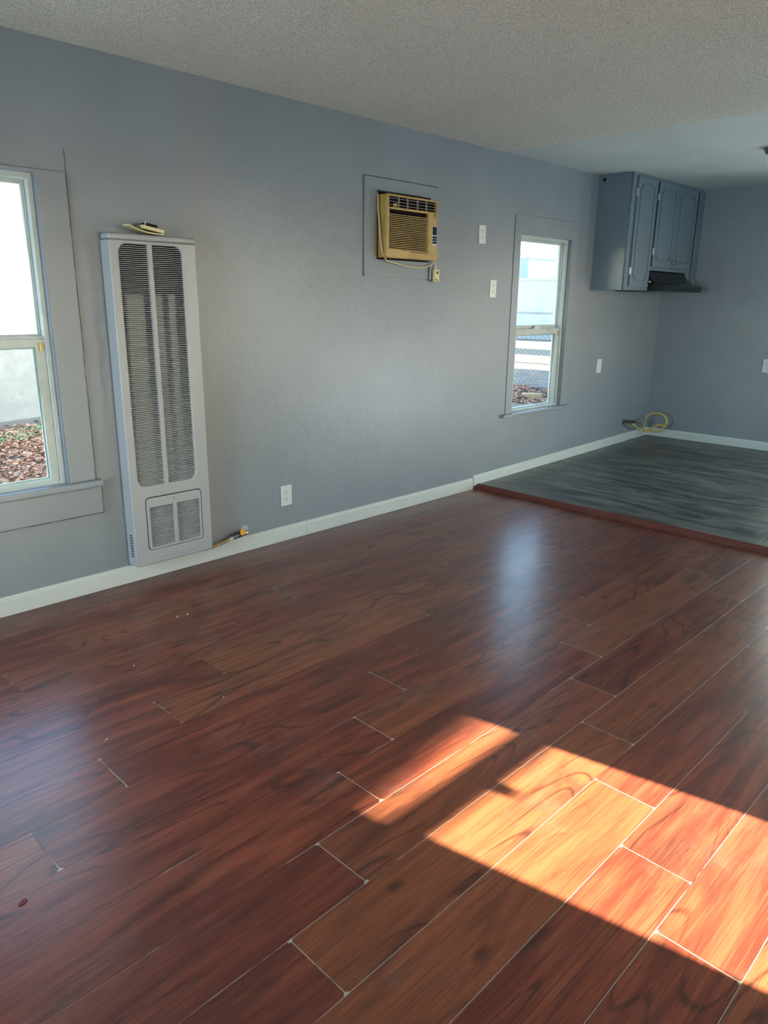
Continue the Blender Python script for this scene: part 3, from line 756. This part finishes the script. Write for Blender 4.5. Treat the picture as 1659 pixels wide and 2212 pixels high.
# kitchen gas stub with yellow coated connector
kg = thing('gas_stub', (0, 0, 0), 'looped yellow gas connector hanging from a valve in the far kitchen corner', 'gas hose')
bm = cyl(bmesh.new(), (2.40, -.0005, .276), (2.40, -.075, .276), .012); cyl(bm, (2.40, -.075, .276), (2.45, -.09, .275), .014, seg=8)
cyl(bm, (2.38, -.070, .272), (2.34, -.085, .262), .009, seg=8)
obj('valve', bm, M_STEEL, kg, smooth=True)
bm = cyl(bmesh.new(), (2.45, -.09, .276), (2.475, -.098, .276), .016, .017); cyl(bm, (2.478, -.099, .276), (2.505, -.107, .275), .025, .022, seg=8)
obj('fitting', bm, M_NICKEL, kg, smooth=True)
obj('wall_stain', cyl(bmesh.new(), (2.36, -.0006, .272), (2.36, -.0001, .272), .028, .03, 12), new_mat('dark_wall_gap', (0.06, 0.07, 0.08), .8), kg)
M_YEL = new_mat('yellow_coated_hose', (0.62, 0.43, 0.07), .35)
hose = [(2.37, -.082, .262), (2.40, -.095, .245), (2.442, -.10, .222), (2.52, -.10, .196), (2.60, -.09, .190), (2.66, -.075, .186), (2.69, -.062, .168), (2.70, -.058, .160), (2.70, -.059, .193), (2.70, -.070, .259), (2.70, -.084, .306), (2.70, -.124, .336), (2.70, -.170, .345), (2.70, -.216, .345), (2.70, -.256, .330),
        (2.70, -.282, .302), (2.70, -.294, .262), (2.70, -.282, .229), (2.705, -.244, .188), (2.71, -.192, .157), (2.71, -.145, .150), (2.70, -.105, .158), (2.69, -.076, .168)]
obj('hose', tube(bmesh.new(), hose, .0078), M_YEL, kg, smooth=True)
hose2 = [(2.685, -.066, .158), (2.68, -.095, .148), (2.68, -.125, .159), (2.68, -.159, .194), (2.68, -.194, .221), (2.68, -.22, .233), (2.68, -.243, .236), (2.685, -.267, .230), (2.69, -.282, .221)]
obj('hose_tail', tube(bmesh.new(), hose2, .0070), M_YEL, kg, smooth=True)

# black ceiling fixture at the right edge
lf = thing('ceiling_fixture', (1.215, -1.455, HC), 'black round ceiling light mount on the smooth kitchen ceiling, at the right edge', 'ceiling light')
bm = cyl(bmesh.new(), (0, 0, -.002), (0, 0, .003), .083, .083, 32); obj('backplate', bm, M_PLATE, lf, smooth=True)
bm = cyl(bmesh.new(), (0, 0, -.035), (0, 0, -.002), .055, .072, 8); obj('canopy', bm, M_BLACK, lf)
bm = cyl(bmesh.new(), (-.030, 0, -.041), (-.030, 0, -.034), .006, .006, 12); obj('screw', bm, M_NICKEL, lf)

# small debris on the laminate
M_CHIP = new_mat('pale_paint_chip', (0.55, 0.52, 0.42), .8)
def chip(x, y, sx_, sy_, rot, m, name, label, cat, z=0.0):
    bm = bmesh.new(); vs = []
    for k in range(7):
        t = 2*math.pi*k/7; r = random.uniform(.75, 1.1); vs.append(bm.verts.new((sx_*r*math.cos(t), sy_*r*math.sin(t), .0006)))
    f = bm.faces.new(vs); e = bmesh.ops.extrude_face_region(bm, geom=[f])
    for v in e['geom']:
        if isinstance(v, bmesh.types.BMVert): v.co.z += .0014
    o = obj(name, bm, m); o.location = (x, y, z); o.rotation_euler = (0, 0, rot); return tag(o, label, cat)
chip(-2.961, -.554, .013, .004, .9, M_CHIP, 'paint_chip', 'left of two pale slivers on the floor in front of the heater', 'debris')
chip(-2.914, -.564, .012, .0035, .8, M_CHIP, 'paint_chip', 'right of two pale slivers on the floor in front of the heater', 'debris')
chip(-4.094, -1.783, .013, .009, .5, new_mat('dark_red_petal', (0.13, 0.018, 0.016), .6), 'red_flake', 'dark red flake on the floor at the lower left', 'debris')
chip(-3.329, -.856, .004, .003, 0, M_CHIP, 'paint_crumb', 'tiny pale crumb on the floor left of the heater', 'debris')
chip(-3.64, -1.269, .007, .002, .3, M_CHIP, 'paint_crumb', 'thin pale crumb in the left part of the floor beside the window reflection', 'debris')
chip(-3.213, -1.312, .004, .003, .3, M_CHIP, 'paint_crumb', 'tiny pale crumb in the middle of the left floor half', 'debris')

# ------------------------------------------------------------------ outside the house
GZ = -0.15
def dirt():
    m = new_mat('yard_dirt', (0.2, 0.17, 0.14), .95, spec=.1); n = NT(m); p = n.pos()
    a = n.noise(p, 3, 5, .65); b = n.noise(p, 45, 3, .7)
    c = n.mix(n.smooth(a, .35, .7), (0.14, 0.122, 0.106), (0.235, 0.205, 0.18))
    c = n.mix(n.math('MULTIPLY', n.smooth(b, .5, .75), .6), c, (0.08, 0.07, 0.06)); n.color(c)
    n.bump(b, .6, .02); return m
tagm = lambda o: struct(o)
struct(obj('ground', B(-25, 60, 0.12, 60, GZ-.3, GZ), dirt()))
M_PAVE = new_mat('pale_concrete', (0.16, 0.145, 0.105), .9); 
M_ROAD = new_mat('asphalt', (0.022, 0.028, 0.038), .95, spec=.1)
struct(obj('kerb_strip', B(12.4, 14.9, -3, 50, GZ, GZ+.02), M_PAVE))
struct(obj('road', B(14.9, 17.6, -3, 50, GZ, GZ+.012), M_ROAD))
struct(obj('pavement', B(17.6, 22.0, -3, 50, GZ, GZ+.02), M_PAVE))
# neighbour's stucco house beyond the left window
def stucco():
    m = new_mat('stucco', (0.5, 0.5, 0.46), .95, spec=.1); n = NT(m); p = n.pos()
    c = n.mix(n.smooth(n.noise(p, 4, 5, .7), .3, .75), (0.36, 0.345, 0.30), (0.44, 0.425, 0.375))
    c = n.mix(n.math('MULTIPLY', n.smooth(n.noise(p, 55, 3, .75), .58, .72), .55), c, (0.16, 0.15, 0.13))
    v = n.new('ShaderNodeTexVoronoi', feature='DISTANCE_TO_EDGE'); v.inputs['Scale'].default_value = 1.3
    n.link(n.new('ShaderNodeVectorMath').outputs[0], v.inputs['Vector'])
    n.color(c); n.bump(n.noise(p, 60, 3, .6), .5, .01); return m
nb = thing('neighbour_house', (-1.417, 6.313, GZ), 'pale stucco house wall seen through the left window', 'building', rot=(0, 0, rad(15)))
obj('stucco_wall', B(-9, 5, 0, .3, 0, 3.6), stucco(), nb)
bm = bmesh.new(); box(bm, -9, 5, -.02, 0.0, -.1, .07, .01); obj('footing', bm, new_mat('footing_concrete', (0.20, 0.185, 0.165), .95), nb)
# unseen house roof, raised and lengthened for its shade outdoors, and porch roof
bm = bmesh.new()
pr_ = [(YS-.35, 2.60), (-2.6, 4.75), (.35, 2.60)]
A = [bm.verts.new((-9, y, z)) for y, z in pr_]; C_ = [bm.verts.new((12.2, y, z)) for y, z in pr_]
bm.faces.new(A); bm.faces.new(C_[::-1])
for i in range(3): bm.faces.new((A[i], A[(i+1) % 3], C_[(i+1) % 3], C_[i]))
struct(obj('roof', bm, new_mat('roof_shingle', (.1, .09, .08), .9)))
struct(obj('wall_extension', B(XE+T, 12.0, -4.9, -.6, -.4, 2.6), new_mat('outer_stucco', (.4, .4, .37), .9)))
bm = bmesh.new(); 
pv = [(-5.0, -7.82), (-0.3, -7.09), (-0.2, -9.2), (8.0, -9.2), (8.0, YS-.36), (-5.0, YS-.36)]  # west edge trims the sun patch; deeper east part added to block kitchen sun
lo = [bm.verts.new((x, y, 2.215)) for x, y in pv]; hi = [bm.verts.new((x, y, 2.36)) for x, y in pv]
bm.faces.new(lo); bm.faces.new(hi[::-1])
for i in range(6): bm.faces.new((lo[i], lo[(i+1) % 6], hi[(i+1) % 6], hi[i]))
struct(obj('roof_porch_sun_block', bm, new_mat('porch_white', (.5, .5, .48), .8)))
struct(obj('ground_south', B(-25, 25, -40, YS-T, GZ-.3, GZ), dirt()))

# dry leaves (uncountable litter) in drifts
def leaves(name, spots, label, count):
    bm = bmesh.new()
    for _ in range(count):
        cx, cy, sx_, sy_, h = random.choice(spots)
        x = random.gauss(cx, sx_); y = random.gauss(cy, sy_)
        if y < .3: continue
        fall = math.exp(-((x-cx)/sx_)**2/2-((y-cy)/sy_)**2/2)
        z = GZ + .004 + random.random()*h*fall
        L, Wd = random.uniform(.022, .05), random.uniform(.012, .026); a = random.random()*6.28
        tlt = random.uniform(-.6, .6); cv = random.uniform(.2, .7)*Wd
        R_ = Matrix.Rotation(a, 3, 'Z') @ Matrix.Rotation(tlt, 3, 'X') @ Matrix.Rotation(random.uniform(-.4, .4), 3, 'Y')
        P_ = [Vector((-L, 0, 0)), Vector((-L*.3, -Wd, cv)), Vector((L*.5, -Wd*.8, cv)), Vector((L, 0, 0)), Vector((L*.5, Wd*.8, cv)), Vector((-L*.3, Wd, cv)), Vector((0, 0, 0))]
        vs = [bm.verts.new(R_ @ p + Vector((x, y, z+.01))) for p in P_]
        for i in range(6): bm.faces.new((vs[i], vs[(i+1) % 6], vs[6]))
    m = new_mat('dry_leaf', (.3, .14, .08), .8); n = NT(m)
    rn = n.noise(n.pos(), 17, 1, .5); n.color(n.ramp(rn, [(.3, (.13, .055, .03)), (.42, (.27, .115, .065)), (.56, (.38, .21, .14)), (.68, (.42, .32, .25))]))
    o = obj(name, bm, m); o['kind'] = 'stuff'; return tag(o, label, 'leaves')
leaves('fallen_leaves', [(-2.2, 4.1, .9, .55, .05), (-1.6, 4.6, .8, .5, .05), (-2.6, 3.3, .5, .5, .02), (-1.3, 5.6, 1.2, .4, .03)], 'drift of dry brown leaves on the dirt outside the left window', 5200)
leaves('fallen_leaves', [(6.2, 3.95, .40, .22, .16), (5.7, 3.7, .25, .22, .10), (6.7, 4.35, .4, .3, .10), (6.75, 3.55, .12, .12, .06)], 'heap of red-brown dry leaves outside the narrow window', 3600)
def blades(name, spots, label, count, hgt):
    bm = bmesh.new()
    for _ in range(count):
        cx, cy, sx_, sy_ = random.choice(spots); x, y = random.gauss(cx, sx_), random.gauss(cy, sy_)
        a = random.random()*6.28; h = random.uniform(.5, 1)*hgt; d = Vector((math.cos(a), math.sin(a), 0)); s = Vector((-d.y, d.x, 0))*.008
        b = Vector((x, y, GZ)); m1 = b + d*h*.25 + Vector((0, 0, h*.7)); t = b + d*h*.7 + Vector((0, 0, h*.8))
        v = [bm.verts.new(p) for p in (b-s, b+s, m1+s, m1-s, t)]; bm.faces.new(v[:4]); bm.faces.new((v[3], v[2], v[4]))
    o = obj(name, bm, new_mat('weed_green', (.14, .22, .10), .8)); o['kind'] = 'stuff'; return tag(o, label, 'weeds')
blades('weeds', [(-1.55, 5.5, .45, .12), (-1.15, 5.75, .12, .1), (-1.7, 5.2, .15, .1)], 'low green weeds growing by the stucco wall outside the left window', 900, .07)

o = obj('stone_block', B(-.165, .165, -.06, .06, 0, .115, .018), new_mat('tan_stone', (.33, .25, .15), .9)); o.location = (5.93, 3.43, GZ); o.rotation_euler = (0, 0, rad(-52))
tag(o, 'tan stone block lying by the leaf heap outside the narrow window', 'stone')
bl = thing('concrete_block', (6.72, 3.86, GZ), 'grey concrete block behind the tan stone outside the narrow window', 'block', rot=(0, 0, rad(-62)))
obj('block_shell', plate([rrect(-.13, .13, 0, .14), rrect(-.10, -.015, .025, .115), rrect(.015, .10, .025, .115)], -.09, .18, .003), new_mat('cinder_grey', (.13, .15, .17), .95), bl)
bm = cyl(bmesh.new(), (-.10, 0, .05), (.10, 0, .07), .075, .055, 12)
o = obj('wood_chunk', bm, new_mat('bark', (.10, .07, .045), .95)); o.location = (7.02, 4.12, GZ); o.rotation_euler = (0, 0, rad(-52))
tag(o, 'dark brown log chunk lying behind the concrete block outside', 'log')

# chain-link fence
fn = thing('chain_link_fence', (7.2, 1.5, GZ), 'grey chain-link fence standing across the yard outside the narrow window', 'fence')
M_WIRE = new_mat('galvanised_wire', (.12, .13, .14), .6, .3)
bm = bmesh.new(); Lf, Hf, d = 7.0, 1.38, .10
def wire(p0, p1, r=.0034):
    p0, p1 = Vector(p0), Vector(p1); t = (p1-p0).normalized(); a = Vector((1, 0, 0)); b = t.cross(a)
    r0 = [bm.verts.new(p0 + r*(math.cos(k*2.094)*a+math.sin(k*2.094)*b)) for k in range(3)]
    r1 = [bm.verts.new(p1 + r*(math.cos(k*2.094)*a+math.sin(k*2.094)*b)) for k in range(3)]
    for k in range(3): bm.faces.new((r0[k], r0[(k+1) % 3], r1[(k+1) % 3], r1[k]))
y = -Hf
while y < Lf:
    a = max(y, 0); b = min(y+Hf, Lf)
    if b > a:
        wire((0, a, a-y), (0, b, b-y)); wire((.005, a, Hf-(a-y)), (.005, b, Hf-(b-y)))
    y += d
obj('mesh_fabric', bm, M_WIRE, fn)
obj('top_rail', cyl(bmesh.new(), (0, 0, Hf), (0, Lf, Hf), .018), M_WIRE, fn, smooth=True)
for yy in (0.0, Lf): obj('post', cyl(bmesh.new(), (0, yy, 0), (0, yy, Hf+.06), .028), M_WIRE, fn, smooth=True)

# building and trees across the road
fh = thing('far_building', (24, 13.2, GZ), 'white block building across the road outside the narrow window', 'building')
bm = B(0, 6, -1.0, 14, 0, 2.50); obj('wall', bm, new_mat('white_block', (.34, .36, .37), .9), fh)
obj('shaded_return', B(-.9, 0, -2.2, .25, 0, 2.45), new_mat('white_block_shade', (.15, .20, .28), .9), fh)  # shaded end of the white building, its blue shade put into the colour
obj('roof_cap', B(-.08, 6.1, -1.1, 14.1, 2.50, 2.60), new_mat('roof_edge', (.3, .28, .26), .9), fh)
f2 = thing('far_shed', (34, 22.6, GZ), 'small blue shed rising behind the white building outside', 'building')
obj('wall', B(0, 3, 0, 3.0, 0, 4.1), new_mat('blue_siding', (.08, .17, .24), .9), f2)
bm = bmesh.new(); P_ = [(-.3, 4.1), (1.7, 5.0), (3.7, 4.1)]
A = [bm.verts.new((-.2, a, z)) for a, z in P_]; C_ = [bm.verts.new((3.2, a, z)) for a, z in P_]
bm.faces.new(A); bm.faces.new(C_[::-1])
for i in range(3): bm.faces.new((A[i], A[(i+1) % 3], C_[(i+1) % 3], C_[i]))
obj('roof', bm, new_mat('shed_roof', (.30, .33, .36), .9), f2)
M_BARK = new_mat('pale_bark', (.24, .20, .16), .95); M_LEAF = new_mat('olive_leaf', (.20, .22, .12), .8)
def tree(loc, h, cr, n, label, leafm):
    t = thing('tree', loc, label, 'tree')
    bm = bmesh.new(); cyl(bm, (0, 0, 0), (.1, .1, h*.5), .14*h/5, .09*h/5, 10); tips = []
    for k in range(26):
        a = random.random()*6.28; e = random.uniform(.35, 1.3); L = random.uniform(.45, 1)*cr*1.15
        b = Vector((.1, .1, h*.5*random.uniform(.7, 1))); t_ = b + Vector((math.cos(a)*math.cos(e), math.sin(a)*math.cos(e), math.sin(e)))*L
        cyl(bm, b, t_, .035*h/5, .010, 6); tips.append((b, t_))
    obj('trunk', bm, M_BARK, t)
    bm = bmesh.new()
    for _ in range(n):
        b, e = random.choice(tips); p = b.lerp(e, random.uniform(.5, 1.1)) + Vector([random.gauss(0, cr*.16) for _ in range(3)])
        s = random.uniform(.05, .11); R_ = Matrix.Rotation(random.random()*6.28, 3, 'Z') @ Matrix.Rotation(random.random()*3, 3, 'X')
        bm.faces.new([bm.verts.new(R_ @ Vector(q) + p) for q in ((-s, 0, 0), (0, -s*.6, 0), (s, 0, 0), (0, s*.6, 0))])
    obj('foliage', bm, leafm, t)
tree((46.0, 35.2, GZ), 8.0, 3.4, 1800, 'leafy pale tree behind the white building, left of its neighbour', M_LEAF)
tree((34.0, 19.6, GZ), 4.0, 1.5, 900, 'small rust-toned tree behind the right end of the white building', new_mat('rust_leaf', (.42, .24, .13), .8))
